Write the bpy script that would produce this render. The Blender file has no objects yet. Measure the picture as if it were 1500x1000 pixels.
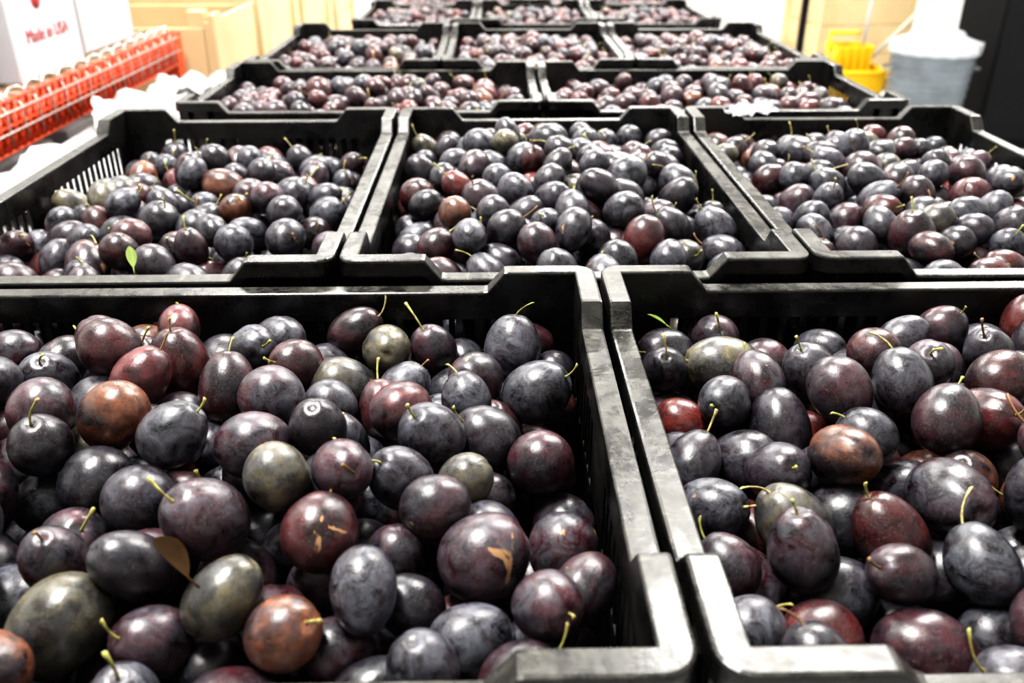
import bpy, math, random
import numpy as np
from mathutils import Vector, Matrix
random.seed(7); rng=np.random.default_rng(31)
scene=bpy.context.scene
try:
    scene.view_settings.view_transform='Standard'
    scene.view_settings.exposure=0.0
    scene.view_settings.look='High Contrast'
except Exception as e: print(e)
COL=scene.collection

# ---------------------------------------------------------------- helpers
def new_mat(name):
    m=bpy.data.materials.new(name); m.use_nodes=True
    nt=m.node_tree; return m,nt,nt.nodes['Principled BSDF']
def N(nt,t,**kw):
    n=nt.nodes.new(t)
    for k,v in kw.items(): setattr(n,k,v)
    return n
def ramp(nt,src,p0,p1,c0=(0,0,0,1),c1=(1,1,1,1)):
    r=N(nt,'ShaderNodeValToRGB'); r.color_ramp.elements[0].position=p0; r.color_ramp.elements[1].position=p1
    r.color_ramp.elements[0].color=c0; r.color_ramp.elements[1].color=c1
    nt.links.new(src,r.inputs[0]); return r.outputs[0]
def noise(nt,vec,scale,detail=4,rough=.55,dist=0):
    n=N(nt,'ShaderNodeTexNoise'); n.inputs['Scale'].default_value=scale; n.inputs['Detail'].default_value=detail
    n.inputs['Roughness'].default_value=rough; n.inputs['Distortion'].default_value=dist
    if vec is not None: nt.links.new(vec,n.inputs['Vector'])
    return n.outputs['Fac']
def mix(nt,f,a,b,blend='MIX'):
    m=N(nt,'ShaderNodeMix',data_type='RGBA',blend_type=blend)
    for s,v in ((m.inputs[0],f),(m.inputs[6],a),(m.inputs[7],b)):
        if isinstance(v,(int,float)): s.default_value=v
        elif isinstance(v,tuple): s.default_value=v if len(v)==4 else (*v,1)
        else: nt.links.new(v,s)
    return m.outputs[2]
def mth(nt,op,a,b=None,clamp=False):
    m=N(nt,'ShaderNodeMath',operation=op); m.use_clamp=clamp
    for i,v in enumerate((a,b)):
        if v is None: continue
        if isinstance(v,(int,float)): m.inputs[i].default_value=v
        else: nt.links.new(v,m.inputs[i])
    return m.outputs[0]
def bump(nt,b,h,strength=.3,dist=.001):
    n=N(nt,'ShaderNodeBump'); n.inputs['Strength'].default_value=strength; n.inputs['Distance'].default_value=dist
    nt.links.new(h,n.inputs['Height']); nt.links.new(n.outputs[0],b.inputs['Normal'])
def simple(name,col,rough=.5,metal=0,var=.15,scale=8,bmp=0,col2=None,spec=.5):
    m,nt,b=new_mat(name); tc=N(nt,'ShaderNodeTexCoord')
    f=noise(nt,tc.outputs['Object'],scale,5)
    c2=col2 or tuple(c*(1-var*2) for c in col)
    nt.links.new(mix(nt,ramp(nt,f,.3,.7),col,c2),b.inputs['Base Color'])
    b.inputs['Roughness'].default_value=rough; b.inputs['Metallic'].default_value=metal
    b.inputs['Specular IOR Level'].default_value=spec
    if bmp: bump(nt,b,f,bmp,.003)
    return m

class MB:
    """mesh builder of boxes / tubes / lathes"""
    def __init__(s): s.v=[];s.f=[];s.m=[];s.sm=[]
    def add(s,vs,fs,mat=0,smooth=False):
        o=len(s.v); s.v+= [tuple(v) for v in vs]
        for f in fs: s.f.append(tuple(i+o for i in f)); s.m.append(mat); s.sm.append(smooth)
    def box(s,a,b,mat=0,M=None):
        x0,y0,z0=a;x1,y1,z1=b
        vs=[Vector(p) for p in ((x0,y0,z0),(x1,y0,z0),(x1,y1,z0),(x0,y1,z0),(x0,y0,z1),(x1,y0,z1),(x1,y1,z1),(x0,y1,z1))]
        if M is not None: vs=[M@v for v in vs]
        s.add(vs,[(0,3,2,1),(4,5,6,7),(0,1,5,4),(1,2,6,5),(2,3,7,6),(3,0,4,7)],mat)
    def tube(s,pts,r,seg=8,mat=0,cap=True):
        pts=[Vector(p) for p in pts]; n=len(pts); rs=r if isinstance(r,(list,tuple)) else [r]*n
        vs=[];fs=[]
        for i,p in enumerate(pts):
            t=(pts[min(i+1,n-1)]-pts[max(i-1,0)]).normalized()
            u=t.cross(Vector((0,0,1)) if abs(t.z)<.9 else Vector((1,0,0))).normalized(); w=t.cross(u)
            for k in range(seg):
                a=2*math.pi*k/seg; vs.append(p+(u*math.cos(a)+w*math.sin(a))*rs[i])
        for i in range(n-1):
            for k in range(seg):
                k2=(k+1)%seg; fs.append((i*seg+k,i*seg+k2,(i+1)*seg+k2,(i+1)*seg+k))
        if cap: fs.append(tuple(range(seg))[::-1]); fs.append(tuple((n-1)*seg+k for k in range(seg)))
        s.add(vs,fs,mat,True)
    def lathe(s,prof,c=(0,0,0),seg=40,mat=0,wob=None):
        vs=[];fs=[]
        for i,(r,z) in enumerate(prof):
            for k in range(seg):
                a=2*math.pi*k/seg; rr=r*(1+(wob(i,a) if wob else 0)); vs.append((c[0]+rr*math.cos(a),c[1]+rr*math.sin(a),c[2]+z+(wob(i+7,a)*.15*r if wob else 0)))
        for i in range(len(prof)-1):
            for k in range(seg):
                k2=(k+1)%seg; fs.append((i*seg+k,i*seg+k2,(i+1)*seg+k2,(i+1)*seg+k))
        s.add(vs,fs,mat,True)
    def mesh(s,name,mats,bevel=0):
        me=bpy.data.meshes.new(name); me.from_pydata(s.v,[],s.f); me.update()
        for m in mats: me.materials.append(m)
        me.polygons.foreach_set('material_index',s.m); me.polygons.foreach_set('use_smooth',s.sm)
        return me
    def obj(s,name,mats,loc=(0,0,0),rot=0,bevel=0,parent=None):
        o=bpy.data.objects.new(name,s.mesh(name,mats)); COL.objects.link(o); o.location=loc; o.rotation_euler[2]=rot
        if bevel:
            b=o.modifiers.new('bev','BEVEL'); b.width=bevel; b.segments=2; b.limit_method='ANGLE'
        if parent: o.parent=parent
        return o

# ---------------------------------------------------------------- materials
def plum_mat():
    m,nt,b=new_mat('plum_skin')
    a1=N(nt,'ShaderNodeAttribute',attribute_name='c1'); a2=N(nt,'ShaderNodeAttribute',attribute_name='c2')
    lp=N(nt,'ShaderNodeAttribute',attribute_name='lp').outputs['Vector']
    f=ramp(nt,noise(nt,lp,.75,4,.6,.4),.40,.60)
    base=mix(nt,f,a1.outputs['Color'],a2.outputs['Color'])
    dk=ramp(nt,noise(nt,lp,3.0,8,.78,.6),.35,.70,(.28,.28,.32,1),(1.45,1.38,1.38,1))
    base=mix(nt,1.0,base,dk,'MULTIPLY')
    # waxy bloom, rubbed off in patches
    bl=ramp(nt,noise(nt,lp,1.5,9,.78,1.0),.42,.69)
    blm=mth(nt,'MULTIPLY',bl,a1.outputs['Alpha'],True)
    base=mix(nt,blm,base,(0.150,0.158,0.190))
    # pale lenticels
    vo=N(nt,'ShaderNodeTexVoronoi'); vo.inputs['Scale'].default_value=7; nt.links.new(lp,vo.inputs['Vector'])
    sp=ramp(nt,vo.outputs['Distance'],.05,.13,(1,1,1,1),(0,0,0,1))
    sp=mth(nt,'MULTIPLY',sp,ramp(nt,noise(nt,lp,2,2),.45,.6))
    base=mix(nt,mth(nt,'MULTIPLY',sp,.5),base,(0.34,0.29,0.26))
    # fine dusty speckle
    du=ramp(nt,noise(nt,lp,15,4,.85),.55,.67)
    base=mix(nt,mth(nt,'MULTIPLY',du,.34),base,(0.26,0.26,0.27))
    # scars
    sc=ramp(nt,noise(nt,lp,1.0,4,.55,.8),.68,.70)
    sc=mth(nt,'MULTIPLY',sc,a2.outputs['Alpha'],True)
    base=mix(nt,sc,base,(0.34,0.20,0.10))
    nt.links.new(base,b.inputs['Base Color'])
    r=mth(nt,'ADD',mth(nt,'MULTIPLY',blm,.26),.20)
    r=mth(nt,'ADD',r,mth(nt,'MULTIPLY',noise(nt,lp,5,6,.75),.16))
    nt.links.new(r,b.inputs['Roughness'])
    b.inputs['Specular IOR Level'].default_value=.62
    bump(nt,b,noise(nt,lp,5,7,.65),.22,.0012)
    return m
M_PLUM=plum_mat()
def stem_mat():
    m,nt,b=new_mat('plum_stem')
    a1=N(nt,'ShaderNodeAttribute',attribute_name='c1')
    lp=N(nt,'ShaderNodeAttribute',attribute_name='lp').outputs['Vector']
    nt.links.new(mix(nt,ramp(nt,noise(nt,lp,4,3),.42,.70),a1.outputs['Color'],(.14,.09,.03)),b.inputs['Base Color'])
    b.inputs['Roughness'].default_value=.55; return m
M_STEM=stem_mat()
def crate_mat():
    m,nt,b=new_mat('black_crate_plastic'); tc=N(nt,'ShaderNodeTexCoord'); v=tc.outputs['Object']
    oi=N(nt,'ShaderNodeObjectInfo'); ad=N(nt,'ShaderNodeVectorMath',operation='ADD'); nt.links.new(v,ad.inputs[0]); nt.links.new(oi.outputs['Location'],ad.inputs[1]); v=ad.outputs[0]
    f=ramp(nt,noise(nt,v,11,8,.74,.6),.42,.70)
    g=ramp(nt,noise(nt,v,90,5,.85),.46,.68)
    mp=N(nt,'ShaderNodeMapping'); mp.inputs['Scale'].default_value=(60,14,60); nt.links.new(v,mp.inputs['Vector'])
    s=ramp(nt,noise(nt,mp.outputs[0],2.5,5,.75,1.5),.54,.64)
    geo=N(nt,'ShaderNodeNewGeometry'); sx=N(nt,'ShaderNodeSeparateXYZ'); nt.links.new(geo.outputs['Normal'],sx.inputs[0])
    up=ramp(nt,sx.outputs['Z'],.3,.9)
    d=mth(nt,'ADD',mth(nt,'MULTIPLY',f,.55),mth(nt,'MULTIPLY',g,.40)); d=mth(nt,'ADD',d,mth(nt,'MULTIPLY',s,.48))
    dust=mth(nt,'MULTIPLY',d,mth(nt,'ADD',mth(nt,'MULTIPLY',up,.76),.14),True)
    nt.links.new(mix(nt,dust,(0.005,0.005,0.0055),(0.12,0.115,0.096)),b.inputs['Base Color'])
    nt.links.new(mth(nt,'ADD',.20,mth(nt,'MULTIPLY',f,.34)),b.inputs['Roughness'])
    b.inputs['Specular IOR Level'].default_value=.45
    bump(nt,b,noise(nt,v,60,7,.7),.30,.0009)
    return m
M_CRATE=crate_mat()

# ---------------------------------------------------------------- crate
CW,CL,CH=.396,.596,.19; FL=.0165; STEP=.017
def crate_mesh(CW):
    mb=MB(); hx,hy=CW/2,CL/2; R=.016
    def side(p0,p1,nrm,length):
        s=[(t,1.0) for t in (0,.028,.054)]+[(.0565,.97),(.070,.03),(.073,0.0)]
        L=length
        out=s+[(L*.3,0),(L*.5,0),(L*.7,0)]+[(L-t,z) for t,z in reversed(s)]
        return [(p0+(p1-p0)*(t/L),nrm,zz) for t,zz in out]
    V=Vector
    c=[V((hx,-hy)),V((hx,hy)),V((-hx,hy)),V((-hx,-hy))]
    nr=[V((1,0)),V((0,1)),V((-1,0)),V((0,-1))]
    tg=[V((0,1)),V((-1,0)),V((0,-1)),V((1,0))]
    path=[]
    for i in range(4):
        a=c[i]+tg[i]*R; bb=c[(i+1)%4]-tg[i]*R; L=(bb-a).length
        path+=side(a,bb,nr[i],L)
        cen=bb-nr[i]*R
        for k in (1,2,3,4,5):
            an=k*math.pi/12; d=nr[i]*math.cos(an)+nr[(i+1)%4]*math.sin(an)
            path.append((cen+d*R,d,1.0))
    zb=CH-.040
    sec=[(-FL,-.0010,0),(-FL+.0004,.0003,0),(-FL+.0014,.0010,0),(-.0022,.0010,0),(-.0007,.0003,0),(0,-.0012,0),(.0002,-.0135,0),(-.0022,-.0135,0),(-.0024,-.003,0),(-FL+.0028,-.003,0),(-FL+.0028,zb,1),(-FL,zb,1)]
    ns=len(sec); n=len(path); vs=[];fs=[]
    for p,d,zz in path:
        zt=CH-STEP*(1-zz)
        for o,z,ab in sec:
            q=p+d*o; vs.append((q.x,q.y,z if ab else zt+z))
    for i in range(n):
        j=(i+1)%n
        for k in range(ns):
            k2=(k+1)%ns; fs.append((i*ns+k,i*ns+k2,j*ns+k2,j*ns+k))
    mb.add(vs,fs)
    ix,iy=hx-FL+.0028,hy-FL+.0028
    t=.0028
    for i in range(4):
        along_y = i%2==0; Lh=iy if along_y else ix; off=(hx-FL if along_y else hy-FL); sg=1 if i<2 else -1
        def bx(s0,s1,z0,z1,o0=0.0,o1=t):
            a0,a1=sorted((sg*(off+o0),sg*(off+o1)))
            if along_y: mb.box((a0,s0,z0),(a1,s1,z1))
            else: mb.box((s0,a0,z0),(s1,a1,z1))
        bx(-Lh,Lh,0,.022); bx(-Lh,Lh,.090,.100); 
        cw=.045
        for (a,b_) in ((-Lh,-Lh+cw),(Lh-cw,Lh),(-.03,.03)):
            bx(a,b_,.022,.151)
        for (a,b_) in ((-Lh+cw,-.03),(.03,Lh-cw)):
            k=int((b_-a)/.0155); pit=(b_-a)/k
            for q in range(k):
                s0=a+q*pit
                bx(s0,s0+.0055,.022,.090); bx(s0,s0+.0055,.100,.151)
        k=int(2*Lh/.031)
        for q in range(k+1):
            s0=-Lh+.006+q*(2*Lh-.014)/k
            e=Lh-abs(s0)
            bx(s0-.001,s0+.001,zb,(CH if e<.05 else CH-STEP)-.003,t,FL-.002)
        bx(-Lh,Lh,.150,.153,t,FL-.010)
        bx(-Lh,Lh,.093,.098,t,t+.004)
    mb.box((-hx+FL,-hy+FL,.0),(hx-FL,hy-FL,.004))
    for k in range(9):
        y=-hy+.05+k*(CL-.1)/8; mb.box((-hx+FL,y-.003,.004),(hx-FL,y+.003,.007))
    me=mb.mesh('plastic_crate',[M_CRATE]); return me
CWF=.426
CRATE=crate_mesh(CW); CRATE_F=crate_mesh(CWF)

# ---------------------------------------------------------------- plums
def sphere_tpl(seg,ring):
    vs=[(0,0,1)]; 
    for i in range(1,ring):
        th=math.pi*i/ring
        for k in range(seg):
            ph=2*math.pi*k/seg; vs.append((math.sin(th)*math.cos(ph),math.sin(th)*math.sin(ph),math.cos(th)))
    vs.append((0,0,-1)); loops=[];tot=[]
    for k in range(seg): loops+=[0,1+k,1+(k+1)%seg]; tot.append(3)
    for i in range(ring-2):
        a=1+i*seg;b=a+seg
        for k in range(seg): loops+=[a+k,b+k,b+(k+1)%seg,a+(k+1)%seg]; tot.append(4)
    a=1+(ring-2)*seg; last=len(vs)-1
    for k in range(seg): loops+=[a+k,last,a+(k+1)%seg]; tot.append(3)
    v=np.array(vs); 
    th=np.arccos(np.clip(v[:,2],-1,1)); ph=np.arctan2(v[:,1],v[:,0])
    g=1-.045*np.exp(-(ph/.15)**2)*np.sin(th)
    g=g*(1-.12*np.exp(-(th/.20)**2))
    v=v*g[:,None]; v[:,:2]*=(1-.08*v[:,2:3]); 
    return v,np.array(loops),np.array(tot)
TPL={'hi':sphere_tpl(30,22),'mid':sphere_tpl(18,12),'lo':sphere_tpl(10,7)}
def rand_rot():
    q=rng.normal(size=4); q/=np.linalg.norm(q); w,x,y,z=q
    return np.array([[1-2*(y*y+z*z),2*(x*y-z*w),2*(x*z+y*w)],[2*(x*y+z*w),1-2*(x*x+z*z),2*(y*z-x*w)],[2*(x*z-y*w),2*(y*z+x*w),1-2*(x*x+y*y)]])
def align(dirv):
    d=dirv/np.linalg.norm(dirv); a=np.array([1.,0,0]) if abs(d[0])<.8 else np.array([0,1.,0])
    u=np.cross(a,d);u/=np.linalg.norm(u); w=np.cross(d,u); an=rng.uniform(0,6.28)
    x=u*math.cos(an)+w*math.sin(an); y=np.cross(d,x); return np.stack([x,y,d],1)
def pack(W,L,top,mound,big=0):
    hx=W/2-FL-.001; hy=L/2-FL-.001
    P=np.zeros((1500,4)); n=0; fails=0
    ph=rng.uniform(0,6,4)
    while n<1400 and fails<80:
        r=rng.uniform(.0166,.0210)+big if rng.random()>.20 else rng.uniform(.0210,.0242)+big
        K=70
        x=rng.uniform(-hx+r,hx-r,K); y=rng.uniform(-hy+r,hy-r,K)
        if n:
            Q=P[:n]; d2=(x[:,None]-Q[None,:,0])**2+(y[:,None]-Q[None,:,1])**2
            s=(r+Q[None,:,3])*.965; h=s*s-d2
            z=np.where(h>0,Q[None,:,2]+np.sqrt(np.maximum(h,0)),0).max(1); z=np.maximum(z,.008+r)
        else: z=np.full(K,.008+r)
        lim=top+mound*(1-(x/hx)**2)*(1-(y/hy)**2)+.008*np.sin(x*22+ph[0])*np.sin(y*19+ph[1])
        ok=z+r<=lim
        if not ok.any(): fails+=1; continue
        if z[ok].min()>top-.055 and n>100:
            zz=np.where(ok,z+rng.uniform(0,.022,K),9)
        else: zz=np.where(ok,z,9)
        i=int(np.argmin(zz)); P[n]=(x[i],y[i],z[i],r); n+=1
    return P[:n]
def plum_colors(red):
    u=rng.random(); j=rng.uniform(.7,1.35)
    if u<.60-red*.25: c1=(.0075,.007,.010); c2=(.020,.011,.016); bl=rng.uniform(.15,.95)
    elif u<.82-red*.10: c1=(.010,.006,.009); c2=(.052,.010,.014); bl=rng.uniform(.1,.65)
    elif u<.92: c1=(.026,.007,.008); c2=(.098,.016,.015); bl=rng.uniform(.06,.35)
    elif u<.955: c1=(.026,.024,.018); c2=(.130,.116,.064); bl=rng.uniform(.25,.55)
    elif u<.985: c1=(.022,.009,.010); c2=(.21,.08,.034); bl=rng.uniform(.08,.3)
    else: c1=(.07,.012,.011); c2=(.16,.028,.02); bl=rng.uniform(.05,.2)
    return np.array([c1[0]*j,c1[1]*j,c1[2]*j,bl]),np.array([c2[0]*j,c2[1]*j,c2[2]*j,1.0 if rng.random()<.30 else 0.])
def plum_heap_mesh(W,L,top,mound,quality,red=0.0,stemp=.34,big=0):
    P=pack(W,L,top,mound,big)
    Vs=[];Ls=[];Ts=[];Ms=[];C1=[];C2=[];LP=[];off=0
    for (x,y,z,r) in P:
        depth=top+mound*.6-z
        q=quality if depth<.075 else 'lo'
        tv,tl,tt=TPL[q]
        Rm=rand_rot(); vis=depth<.05
        stem=False
        if vis and rng.random()<stemp:
            stem=True; d=np.array([rng.normal()*.7,rng.normal()*.7-.2,rng.uniform(.3,1.4)]); Rm=align(d)
        el=rng.uniform(1.02,1.32); sc=np.array([rng.uniform(.94,1.03),rng.uniform(.92,1.0),el])*r*.98
        ben=rng.uniform(-.06,.06,2)
        tvv=tv.copy(); tvv[:,0]+=ben[0]*tv[:,2]**2; tvv[:,1]*=(1+ben[1]*tv[:,2])
        loc=(tvv*sc)
        v=loc@Rm.T+np.array([x,y,z])
        hx=W/2-FL-.0008; hy=L/2-FL-.0008
        for ax,hh in ((0,hx),(1,hy)):
            mx=v[:,ax].max()-hh; mn=-hh-v[:,ax].min()
            if mx>0: v[:,ax]-=mx
            if mn>0: v[:,ax]+=mn
        mn=.0075-v[:,2].min()
        if mn>0: v[:,2]+=mn
        c1,c2=plum_colors(red); o3=rng.uniform(-50,50,3)
        Vs.append(v);Ls.append(tl+off);Ts.append(tt);Ms.append(np.zeros(len(tt),int))
        C1.append(np.tile(c1,(len(v),1)));C2.append(np.tile(c2,(len(v),1)));LP.append(tv*np.array([1,1,el])+o3); off+=len(v)
        if stem:
            ln=rng.uniform(.009,.021); base=v[0]-Rm[:,2]*.001; d=Rm[:,2]; bend=rng.normal(size=3)*.45+np.array([0,0,.25]); bend-=d*bend.dot(d)
            npt=6;sg=6; rows=[]
            a=np.cross(d,[.3,.5,.8]);a/=np.linalg.norm(a);b_=np.cross(d,a)
            for i in range(npt):
                t=i/(npt-1); c=base+d*ln*t+bend*ln*t*t*.8; rr=.00074+.0006*(1-min(t*5,1))+.0006*max(0,(t-.75)*4)
                for k in range(sg):
                    an=6.2832*k/sg; rows.append(c+(a*math.cos(an)+b_*math.sin(an))*rr)
            rows.append(base+d*ln+bend*ln*.8+d*.0003)
            rows=np.array(rows); lo=[];to=[]
            for i in range(npt-1):
                for k in range(sg): lo+=[i*sg+k,i*sg+(k+1)%sg,(i+1)*sg+(k+1)%sg,(i+1)*sg+k]; to.append(4)
            for k in range(sg): lo+=[(npt-1)*sg+k,(npt-1)*sg+(k+1)%sg,len(rows)-1]; to.append(3)
            Vs.append(rows);Ls.append(np.array(lo)+off);Ts.append(np.array(to));Ms.append(np.ones(len(to),int))
            g=rng.random(); cc=np.array([.34,.34,.10,1]) if g<.6 else (np.array([.20,.11,.05,1]) if g<.78 else np.array([.48,.43,.18,1]))
            C1.append(np.tile(cc,(len(rows),1)));C2.append(np.tile(cc,(len(rows),1)));LP.append((rows-base)*60+o3); off+=len(rows)
    V=np.concatenate(Vs);Lp=np.concatenate(Ls);T=np.concatenate(Ts);Mi=np.concatenate(Ms)
    me=bpy.data.meshes.new('plum_heap')
    me.vertices.add(len(V)); me.vertices.foreach_set('co',V.astype(np.float32).ravel())
    me.loops.add(len(Lp)); me.loops.foreach_set('vertex_index',Lp.astype(np.int32))
    me.polygons.add(len(T)); st=np.concatenate([[0],np.cumsum(T)[:-1]]).astype(np.int32)
    me.polygons.foreach_set('loop_start',st)
    me.polygons.foreach_set('material_index',Mi.astype(np.int32)); me.polygons.foreach_set('use_smooth',np.ones(len(T),bool))
    me.update(calc_edges=True); me.validate()
    for nm,ar,ty,k in (('c1',C1,'FLOAT_COLOR','color'),('c2',C2,'FLOAT_COLOR','color'),('lp',LP,'FLOAT_VECTOR','vector')):
        at=me.attributes.new(nm,ty,'POINT'); at.data.foreach_set(k,np.concatenate(ar).astype(np.float32).ravel())
    me.materials.append(M_PLUM); me.materials.append(M_STEM)
    return me

FRONT_L=plum_heap_mesh(CWF,CL,.169,.026,'hi',0.6,.58,.0004)
FRONT_R=plum_heap_mesh(CWF,CL,.166,.026,'hi',0.0,.62,.0006)
MID_A=plum_heap_mesh(CW,CL,.145,.038,'mid',.2,.42)
MID_B=plum_heap_mesh(CW,CL,.171,.040,'mid',-.2,.42)
MID_C=plum_heap_mesh(CW,CL,.166,.034,'mid',.0,.42)
FAR_A=plum_heap_mesh(CW,CL,.164,.030,'mid',2.0,.2)
FAR_B=plum_heap_mesh(CW,CL,.162,.030,'mid',1.8,.2)

def link(name,me,loc,rot=0):
    o=bpy.data.objects.new(name,me); COL.objects.link(o); o.location=loc; o.rotation_euler[2]=rot; return o
def stack(cx,cy,land,top,layers,heap,jit=0,flip=0,cm=None):
    rot=(math.pi/2 if land else 0)
    for k in range(layers):
        link('plastic_crate',cm or CRATE,(cx,cy,top-CH*(k+1)),rot+(jit if k==0 else 0))
    link('plum_heap',heap,(cx,cy,top-CH),rot+jit+(math.pi if flip else 0))
T1,T2,T3=1.281,1.253,1.196
# pallet 1
stack(-.2185,.457,True,T1,6,FRONT_L,0.0,0,CRATE_F)
stack(.3825,.457,True,T1,6,FRONT_R,0.002,1,CRATE_F)
for cx,hp,j in ((-.3335,MID_A,.004),(.067,MID_B,0),(.4675,MID_C,-.004)):
    stack(cx,.979,False,T1,6,hp,j)
# pallet 2
stack(-.218,1.645,True,T2,6,FAR_A,0.0,1); stack(.384,1.645,True,T2,6,FAR_B,0.004)
stack(-.309,2.150,False,T2,6,FAR_B,.006); stack(.091,2.150,False,T2,6,FAR_A,0,1); stack(.491,2.150,False,T2,6,FAR_A,-.004,1)
# pallet 3
for cx in (-.26,.141,.542): stack(cx,3.30,False,T3,5,FAR_A if cx<0 else FAR_B,0.0,cx>0)
stack(-.16,3.805,True,T3,5,FAR_A); stack(.441,3.805,True,T3,5,FAR_A,0,1)

# ---------------------------------------------------------------- pallets
M_WOOD=simple('pallet_wood',(.50,.36,.20),.75,0,.2,6,.3)
def pallet(cx,cy,z,h):
    mb=MB()
    h-=.0005
    for k in range(7): mb.box((-.60,-.50+k*.150,h-.02),(.60,-.50+k*.150+.10,h))
    for x in (-.60,-.05,.50): mb.box((x,-.5,.02),(x+.10,.5,h-.02))
    for k in range(3): mb.box((-.60,-.5+k*.45,0),(.60,-.40+k*.45,.02))
    mb.obj('wooden_pallet',[M_WOOD],(cx,cy,z))
pallet(.075,.77,0,T1-6*CH); pallet(.085,1.95,0,T2-6*CH)
pallet(.14,3.51,0,(T3-5*CH)/2); pallet(.14,3.51,(T3-5*CH)/2,(T3-5*CH)/2)

# ---------------------------------------------------------------- leaves & plastic scrap
M_LEAFG=simple('green_leaf',(.22,.30,.06),.5,0,.2,60,0); M_LEAFB=simple('dry_leaf',(.045,.026,.012),.9,0,.25,60,0,spec=.05)
def leaf(loc,rot,L,Wd,curl,mat):
    mb=MB(); n=10; vs=[];fs=[]
    for i in range(n+1):
        t=i/n; w=Wd*math.sin(math.pi*min(1,t*.97+.02))**.8
        for s in (-1,-.5,0,.5,1):
            vs.append((s*w/2,t*L*math.cos(curl*t*.7),math.sin(curl*t)*L*.45+abs(s)*w*.25))
    for i in range(n):
        for k in range(4): a=i*5+k; fs.append((a,a+1,a+6,a+5))
    mb.add(vs,fs,0,True); mb.tube([(0,-L*.3,-.002),(0,0,0)],.0006,5)
    o=mb.obj('plum_leaf',[mat],loc); o.rotation_euler=rot; return o
leaf((-.145,.322,1.266),(.2,.4,1.2),.028,.016,.9,M_LEAFB)
leaf((-.325,.745,1.252),(.6,.1,.5),.022,.009,.5,M_LEAFG)
leaf((.135,.630,1.246),(.1,.2,1.1),.018,.007,.5,M_LEAFG)
m,nt,b=new_mat('clear_plastic'); b.inputs['Base Color'].default_value=(.75,.77,.8,1); b.inputs['Roughness'].default_value=.25; b.inputs['Alpha'].default_value=.4
tc=N(nt,'ShaderNodeTexCoord'); bump(nt,b,noise(nt,tc.outputs['Object'],25,5),.6,.005); M_CLEAR=m
def crumple(name,loc,sx,sy,amp,mat,n=14,seed=1,rot=0):
    r=random.Random(seed); mb=MB(); vs=[];fs=[]
    for i in range(n+1):
        for k in range(n+1):
            u=i/n-.5; v=k/n-.5
            vs.append((u*sx+r.uniform(-1,1)*sx*.02,v*sy+r.uniform(-1,1)*sy*.02,amp*(.3+abs(math.sin(u*9+seed)*math.cos(v*7+u*4))*.7)+r.uniform(0,.25)*amp))
    for i in range(n):
        for k in range(n): a=i*(n+1)+k; fs.append((a,a+1,a+n+2,a+n+1))
    mb.add(vs,fs,0,False); return mb.obj(name,[mat],loc,rot)
crumple('plastic_scrap',(.360,1.262,1.268),.07,.05,.018,M_CLEAR,10,4,.3)

# ---------------------------------------------------------------- room
M_FLOOR=simple('pale_concrete',(.70,.70,.69),.45,0,.06,1.5,.05)
M_WALL=simple('white_wall',(.80,.80,.79),.7,0,.02,2)
def plane_box(name,a,b,mat): mb=MB(); mb.box(a,b); return mb.obj(name,[mat])
plane_box('floor',(-2.7,-3,-.1),(5.4,10,0),M_FLOOR)
plane_box('ceiling',(-2.7,-3,3.8),(5.4,10,3.9),M_WALL)
plane_box('wall_left',(-2.8,-3,0),(-2.7,10,3.8),M_WALL)
plane_box('wall_right',(5.4,-3,0),(5.5,10,3.8),M_WALL)
plane_box('wall_back',(-2.7,10,0),(5.4,10.1,3.8),M_WALL)
plane_box('wall_front',(-2.7,-3.1,0),(5.4,-3,3.8),M_WALL)

# ---------------------------------------------------------------- rack
M_ORANGE=simple('orange_rack_paint',(.68,.095,.032),.4,0,.1,15)
M_ZINC=simple('zinc_wire',(.62,.60,.57),.35,.7,.1,30)
M_GREY=simple('grey_steel',(.45,.45,.46),.45,.1,.1,12)
rack=bpy.data.objects.new('pallet_rack',None); COL.objects.link(rack)
mb=MB(); y0,y1=.55,3.20
for xf,sg in ((-1.10,1),(-1.95,-1)):
    a,b_=sorted((xf,xf-sg*.045)); mb.box((a,y0,1.025),(b_,y1,1.095)); 
    a,b_=sorted((xf-sg*.015,xf-sg*.045)); mb.box((a,y0,1.095),(b_,y1,1.128))
mb.obj('beams',[M_ORANGE],bevel=.004,parent=rack)
mb=MB()
for y in (y0-.08,y1):
    for x in (-1.13,-1.92):
        mb.box((x-.035,y,0),(x+.035,y+.07,1.13)); mb.box((x-.06,y-.015,0),(x+.06,y+.085,.006))
    for k in range(4):
        z=.08+k*.25; mb.tube([(-1.9,y+.035,z),(-1.15,y+.035,z+.24)],.012,6)
mb.obj('uprights',[M_ORANGE],bevel=.003,parent=rack)
mb=MB()
yy=y0+.03
while yy<y1:
    mb.tube([(-1.95,yy,1.133),(-1.10,yy,1.133),(-1.088,yy,1.128),(-1.084,yy,1.115),(-1.084,yy,1.045)],.0022,6); yy+=.075
for x in [-1.9+i*.1 for i in range(9)]: mb.tube([(x,y0,1.137),(x,y1,1.137)],.0026,6)
for z in (1.118,1.075): mb.tube([(-1.081,y0,z),(-1.081,y1,z)],.0022,6)
pts=[];t=0
while t<y1-y0-.05:
    pts.append((-1.09+.012*math.sin(t*70),y0+t,1.150+.014*math.cos(t*70))); t+=.008
mb.tube(pts,.0026,5)
mb.obj('wire_deck',[M_ZINC],parent=rack)
mb=MB()
yy=y0
while yy<y1-.05:
    mb.tube([(-1.092,yy,1.03),(-1.092,yy+.05,1.14)],.004,5); mb.tube([(-1.092,yy+.05,1.03),(-1.092,yy,1.14)],.004,5); yy+=.035
for z in (1.03,1.085,1.14): mb.tube([(-1.092,y0,z),(-1.092,y1,z)],.004,5)
mb.obj('guard_net',[M_ORANGE],parent=rack)

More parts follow.
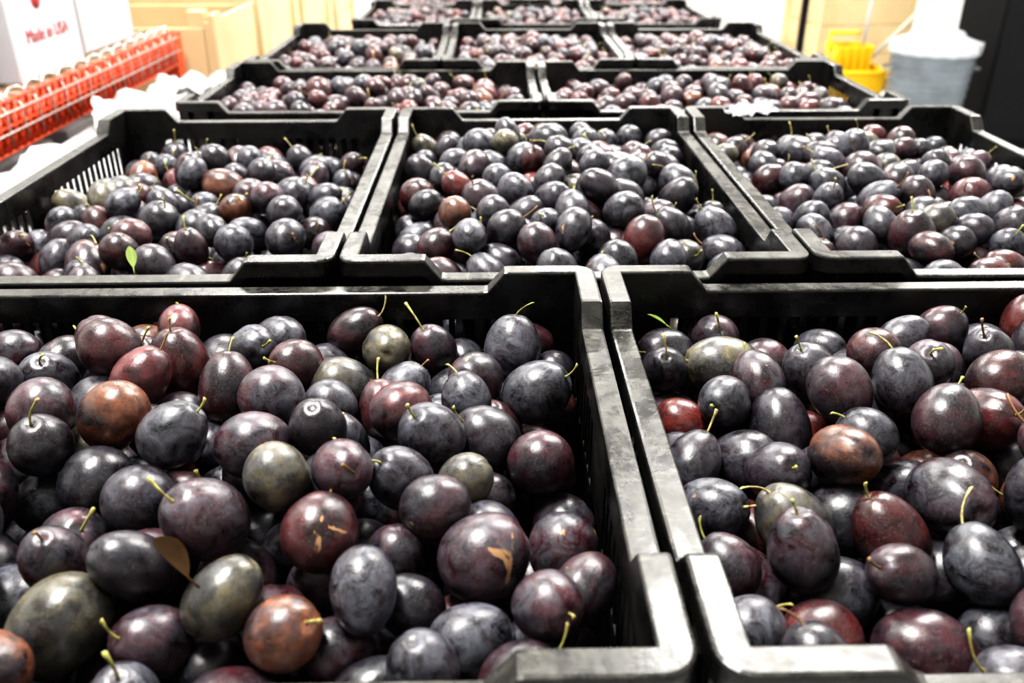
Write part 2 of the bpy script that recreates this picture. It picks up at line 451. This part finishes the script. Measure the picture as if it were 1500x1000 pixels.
# white cartons
M_CART=simple('white_carton',(.46,.46,.47),.6,0,.06,3); M_CARTD=simple('carton_hole_shade',(.18,.17,.16),.5,0,.05,5)
M_RED=simple('red_ink',(.38,.03,.03),.6,0,.05,8)
def carton(x,y,z,sx,sy,sz,rot=0,text=False):
    e=bpy.data.objects.new('white_carton',None); COL.objects.link(e); e.location=(x,y,z); e.rotation_euler[2]=rot
    mb=MB(); mb.box((-sx/2,-sy/2,0),(sx/2,sy/2,sz)); mb.obj('body',[M_CART],bevel=.004,parent=e)
    mb=MB(); mb.box((-sx/2-.006,-sy/2-.006,sz-.09),(sx/2+.006,sy/2+.006,sz+.004)); mb.obj('lid',[M_CART],bevel=.004,parent=e)
    mb=MB(); mb.box((-sx/2+.10,-sy/2-.0015,sz*.45),(sx/2-.10,-sy/2-.0005,sz*.45+.03)); mb.obj('hand_hole_shade',[M_CARTD],parent=e)  # dark strip on the solid end face, painted as the shade inside a hand hole
    if text:
        cu=bpy.data.curves.new('lettering','FONT'); cu.body='Made in USA'; cu.size=.044; cu.align_x='CENTER'; cu.extrude=.0004
        cu.materials.append(M_RED); t=bpy.data.objects.new('lettering',cu); COL.objects.link(t); t.parent=e
        t.rotation_euler=(math.pi/2,0,math.pi/2); t.location=(sx/2+.0012,0.0,text)
        mb=MB(); mb.tube([(sx/2,-.03,text+.095),(sx/2+.0015,-.03,text+.095)],[.022,.022],20); mb.obj('printed_mark',[M_RED],parent=e)
    return e
zd=1.141
carton(-1.33,1.46,zd,.34,.40,.42,.02); carton(-1.34,1.93,zd,.34,.40,.42,-.02); carton(-1.30,2.40,zd,.32,.37,.42,.0,.085)
carton(-1.33,2.86,zd,.32,.36,.40,-.03)
carton(-1.72,1.7,zd,.34,.44,.40); carton(-1.72,2.2,zd,.34,.42,.42); carton(-1.72,2.7,zd,.34,.42,.42)
for y in (1.0,1.6,2.2,2.8):
    carton(-1.50,y,0,.55,.5,.48); carton(-1.50,y,.486,.55,.5,.46)
M_PAPER=simple('white_board',(.42,.42,.42),.6,0,.2,9)
mb=MB()
mb.box((-.19,-.75,0),(.19,.75,.10))
r=random.Random(3); z=.10
while z<1.03:
    h=r.uniform(.006,.03); dx=r.uniform(-.012,.012); dy=r.uniform(-.03,.03); mb.box((-.17+dx,-.7+dy,z),(.17+dx,.7+dy,z+h-.001)); z+=h
mb.obj('flattened_cartons',[M_PAPER],(-.84,2.10,0),0.02)
crumple('crumpled_wrapping',(-.82,1.72,1.045),.28,.5,.03,M_PAPER,16,3,.1)
crumple('crumpled_wrapping',(-.87,2.25,1.045),.24,.45,.04,M_PAPER,14,9,.4)
crumple('crumpled_wrapping',(-.86,2.6,1.045),.22,.25,.04,M_PAPER,14,5,.2)

# wooden bins at left and right
M_PLY=simple('plywood',(.54,.42,.25),.6,0,.12,4,.1,(.44,.33,.18))
def wbin(x,y,sx,sy,h,rot=0):
    mb=MB()
    for s in (-1,1):
        for k in range(4):
            z=.10+k*(h-.12)/4
            a,b_=sorted((s*sx/2,s*(sx/2-.018))); mb.box((a,-sy/2,z),(b_,sy/2,z+(h-.12)/4-.006+(.02 if k==3 else 0)))
            a,b_=sorted((s*sy/2,s*(sy/2-.018))); mb.box((-sx/2+.02,a,z),(sx/2-.02,b_,z+(h-.12)/4-.006))
    for sx_ in (-1,1):
        for sy_ in (-1,1):
            cx=sx_*(sx/2-.05);cy=sy_*(sy/2-.05); mb.box((cx-.03,cy-.03,.1),(cx+.03,cy+.03,h+.03))
            o=sx_*(sx/2+.01); mb.box((o-.011,sy_*(sy/2-.05)-.05,.1),(o+.011,sy_*(sy/2-.05)+.05,h+.02))
        mb.box((sx_*(sx/2-.06)-.05,-sy/2,0),(sx_*(sx/2-.06)+.05,sy/2,.10))
    mb.box((-sx/2,-sy/2,.10),(sx/2,sy/2,.118))
    mb.obj('wooden_bin',[M_PLY],(x,y,0),rot,bevel=.003)
wbin(-1.50,3.76,.95,.78,1.15); wbin(-1.52,4.60,.95,.78,1.12,.02); wbin(-1.50,5.46,.95,.80,1.16,-.02); wbin(-1.48,6.35,.95,.80,1.14)
wbin(3.15,8.3,.8,.8,1.05,.1)
for i in range(4): carton(.2+i*.55,9.2,0.0,.5,.45,.8)
for i in range(4):
    c=carton(.2+i*.55,9.2,.81,.5,.45,.45)
    mb=MB(); mb.box((-.12,-.229,.15),(.12,-.2275,.19)); mb.obj('printed_mark',[M_RED],parent=c)

# ---------------------------------------------------------------- trash can with bag
can=bpy.data.objects.new('trash_can',None); COL.objects.link(can); can.location=(2.85,5.9,0)
M_GALV=simple('galvanised_steel',(.15,.17,.19),.5,.35,.15,10)
prof=[(0,.02),(.205,.02),(.21,0)]
for k in range(13): 
    z=.02+k*.05; r0=.21+k*.0038; prof+= [(r0,z),(r0+.005,z+.015),(r0+.005,z+.03),(r0,z+.042)]
prof+=[(.262,.68),(.27,.69),(.27,.71),(.258,.71),(.255,.69),(.21,.04),(0,.03)]
mb=MB(); mb.lathe(prof,seg=48)
for s in (-1,1): mb.tube([(s*.255,-.06,.56),(s*.30,-.05,.55),(s*.305,0,.53),(s*.30,.05,.55),(s*.255,.06,.56)],.007,8)
mb.obj('body',[M_GALV],parent=can)
mb=MB(); rr=random.Random(5); ph=[rr.uniform(0,6) for _ in range(40)]
mb.lathe([(.277,.65),(.278,.68),(.274,.715),(.22,.73),(.17,.75),(.15,.78),(.09,.80),(.04,.78),(0.01,.77)],seg=60,wob=lambda i,a: .03*math.sin(9*a+ph[i])+.025*math.sin(17*a+ph[i+9]))
mb.obj('liner_bag',[M_CLEAR],parent=can)

# ---------------------------------------------------------------- mop bucket
bk=bpy.data.objects.new('mop_bucket',None); COL.objects.link(bk); bk.location=(2.56,6.5,0)
M_YEL=simple('yellow_plastic',(.66,.40,.01),.45,0,.05,6); M_BLK=simple('black_paint',(.008,.008,.009),.7,0,.1,6,spec=.15); M_MOP=simple('mop_cotton',(.40,.38,.33),.9,0,.1,20,.4)
mb=MB()
def taper(x0,y0,x1,y1,z0,z1,t=.012):
    o0=[(-x0,-y0,z0),(x0,-y0,z0),(x0,y0,z0),(-x0,y0,z0)]; o1=[(-x1,-y1,z1),(x1,-y1,z1),(x1,y1,z1),(-x1,y1,z1)]
    i1=[(-x1+t,-y1+t,z1),(x1-t,-y1+t,z1),(x1-t,y1-t,z1),(-x1+t,y1-t,z1)]; i0=[(-x0+t,-y0+t,z0+t),(x0-t,-y0+t,z0+t),(x0-t,y0-t,z0+t),(-x0+t,y0-t,z0+t)]
    fs=[(3,2,1,0)]
    for a,b_ in ((0,4),(4,8),(8,12)):
        for k in range(4): fs.append((a+k,a+(k+1)%4,b_+(k+1)%4,b_+k))
    fs.append((12,13,14,15)); mb.add(o0+o1+i1+i0,fs)
taper(.13,.19,.17,.25,.07,.46)
mb.box((-.18,-.26,.445),(.18,-.245,.47)); mb.box((-.18,.245,.445),(.18,.26,.47)); mb.box((-.185,-.26,.445),(-.17,.26,.47)); mb.box((.17,-.26,.445),(.185,.26,.47))
mb.obj('tub',[M_YEL],bevel=.006,parent=bk)
mb=MB(); taper(.11,.09,.14,.12,.35,.60)
for k in range(5): mb.box((-.12+k*.055,-.125,.40),(-.10+k*.055,-.11,.59))
mb.box((-.155,-.02,.55),(-.14,.02,.68)); mb.box((-.155,-.02,.665),(.06,.02,.69))
o=mb.obj('wringer',[M_YEL],(0,.08,0),bevel=.005,parent=bk)
mb=MB()
for sx in (-1,1):
    for sy in (-1,1):
        mb.tube([(sx*.12-.015,sy*.17,.038),(sx*.12+.015,sy*.17,.038)],.038,16); mb.box((sx*.12-.02,sy*.17-.01,.04),(sx*.12+.02,sy*.17+.01,.08))
mb.obj('casters',[M_BLK],parent=bk)
mb=MB(); mb.tube([(.03,.08,.35),(.62,.12,.98)],.013,10); mb.obj('mop_handle',[M_MOP],parent=bk)
mb=MB(); mb.tube([(.06,.0,.35),(.09,.02,1.45)],.012,10); mb.obj('broom_handle',[M_GREY],parent=bk)
mb=MB()
for k in range(26):
    a=k*.7; r0=.05+.03*math.sin(k*2.1); mb.tube([(.03,.08,.50),(.03+r0*math.cos(a),.08+r0*math.sin(a),.46),(.03+1.2*r0*math.cos(a),.08+1.0*r0*math.sin(a),.34)],.009,6)
mb.obj('mop_head',[M_MOP],parent=bk)

# black cabinet (right) and black post
cab=bpy.data.objects.new('black_cabinet',None); COL.objects.link(cab); cab.location=(3.75,5.9,0)
mb=MB(); mb.box((-.5,0,.06),(.5,.55,2.1)); mb.box((-.48,.02,0),(.48,.53,.06)); mb.obj('carcass',[M_BLK],bevel=.006,parent=cab)
mb=MB(); mb.box((-.485,-.018,.08),(-.004,-.001,2.08)); mb.box((.004,-.018,.08),(.485,-.001,2.08)); mb.obj('doors',[M_BLK],bevel=.003,parent=cab)
mb=MB(); mb.tube([(-.04,-.035,1.0),(-.04,-.035,1.2)],.007,8); mb.tube([(.04,-.035,1.0),(.04,-.035,1.2)],.007,8)
for s in (-.04,.04):
    for z in (1.01,1.19): mb.tube([(s,-.035,z),(s,-.015,z)],.006,6)
mb.obj('pull_handles',[M_ZINC],parent=cab)
mb=MB(); mb.tube([(0,0,.02),(0,0,2.4)],.022,12); mb.lathe([(0,.03),(.12,.022),(.14,0),(0,0)],seg=24); mb.obj('black_post',[M_BLK],(1.87,5.6,0))

# ---------------------------------------------------------------- lamps
m,nt,b=new_mat('lamp_tube'); b.inputs['Emission Color'].default_value=(1,.98,.95,1); b.inputs['Emission Strength'].default_value=6; M_TUBE=m
LF=.60
def lamp(x,y,sx,sy,power,z=3.55):
    e=bpy.data.objects.new('ceiling_lamp',None); COL.objects.link(e); e.location=(x,y,z)
    mb=MB(); mb.box((-sx/2-.03,-sy/2-.03,.05),(sx/2+.03,sy/2+.03,.10)); mb.box((-.02,-.02,.10),(.02,.02,.25)); mb.obj('housing',[M_CART],parent=e)
    mb=MB()
    n=2
    for k in range(n):
        if sx>sy: yy=-sy/4+k*sy/2; mb.tube([(-sx/2,yy,.03),(sx/2,yy,.03)],.014,10)
        else: xx=-sx/4+k*sx/2; mb.tube([(xx,-sy/2,.03),(xx,sy/2,.03)],.014,10)
    mb.obj('tubes',[M_TUBE],parent=e)
    l=bpy.data.lights.new('lamp','AREA'); l.shape='RECTANGLE'; l.size=sx; l.size_y=sy; l.energy=power*LF; l.color=(1,.98,.95)
    lo=bpy.data.objects.new('lamp_light',l); COL.objects.link(lo); lo.parent=e; lo.location=(0,0,0)
lamp(-.6,.7,.35,1.2,200)
lamp(1.25,2.75,1.3,.7,260)
lamp(-1.0,4.6,1.4,.4,205)
lamp(3.2,5.0,.4,1.4,250)
lamp(.8,7.6,1.4,.4,320)
lamp(-1.9,2.2,.35,1.3,60)
w=bpy.data.worlds.new('world'); scene.world=w; w.use_nodes=True; w.node_tree.nodes['Background'].inputs[0].default_value=(1,1,1,1); w.node_tree.nodes['Background'].inputs[1].default_value=.4

# ---------------------------------------------------------------- camera
cam=bpy.data.cameras.new('camera'); co=bpy.data.objects.new('camera',cam); COL.objects.link(co)
cam.sensor_width=36; cam.lens=31.08; co.location=(0,0,1.55)
co.rotation_euler=(math.radians(63.25),0,math.radians(-1.146))
cam.clip_start=.02; cam.dof.use_dof=True; cam.dof.focus_distance=.62; cam.dof.aperture_fstop=7.5
scene.camera=co
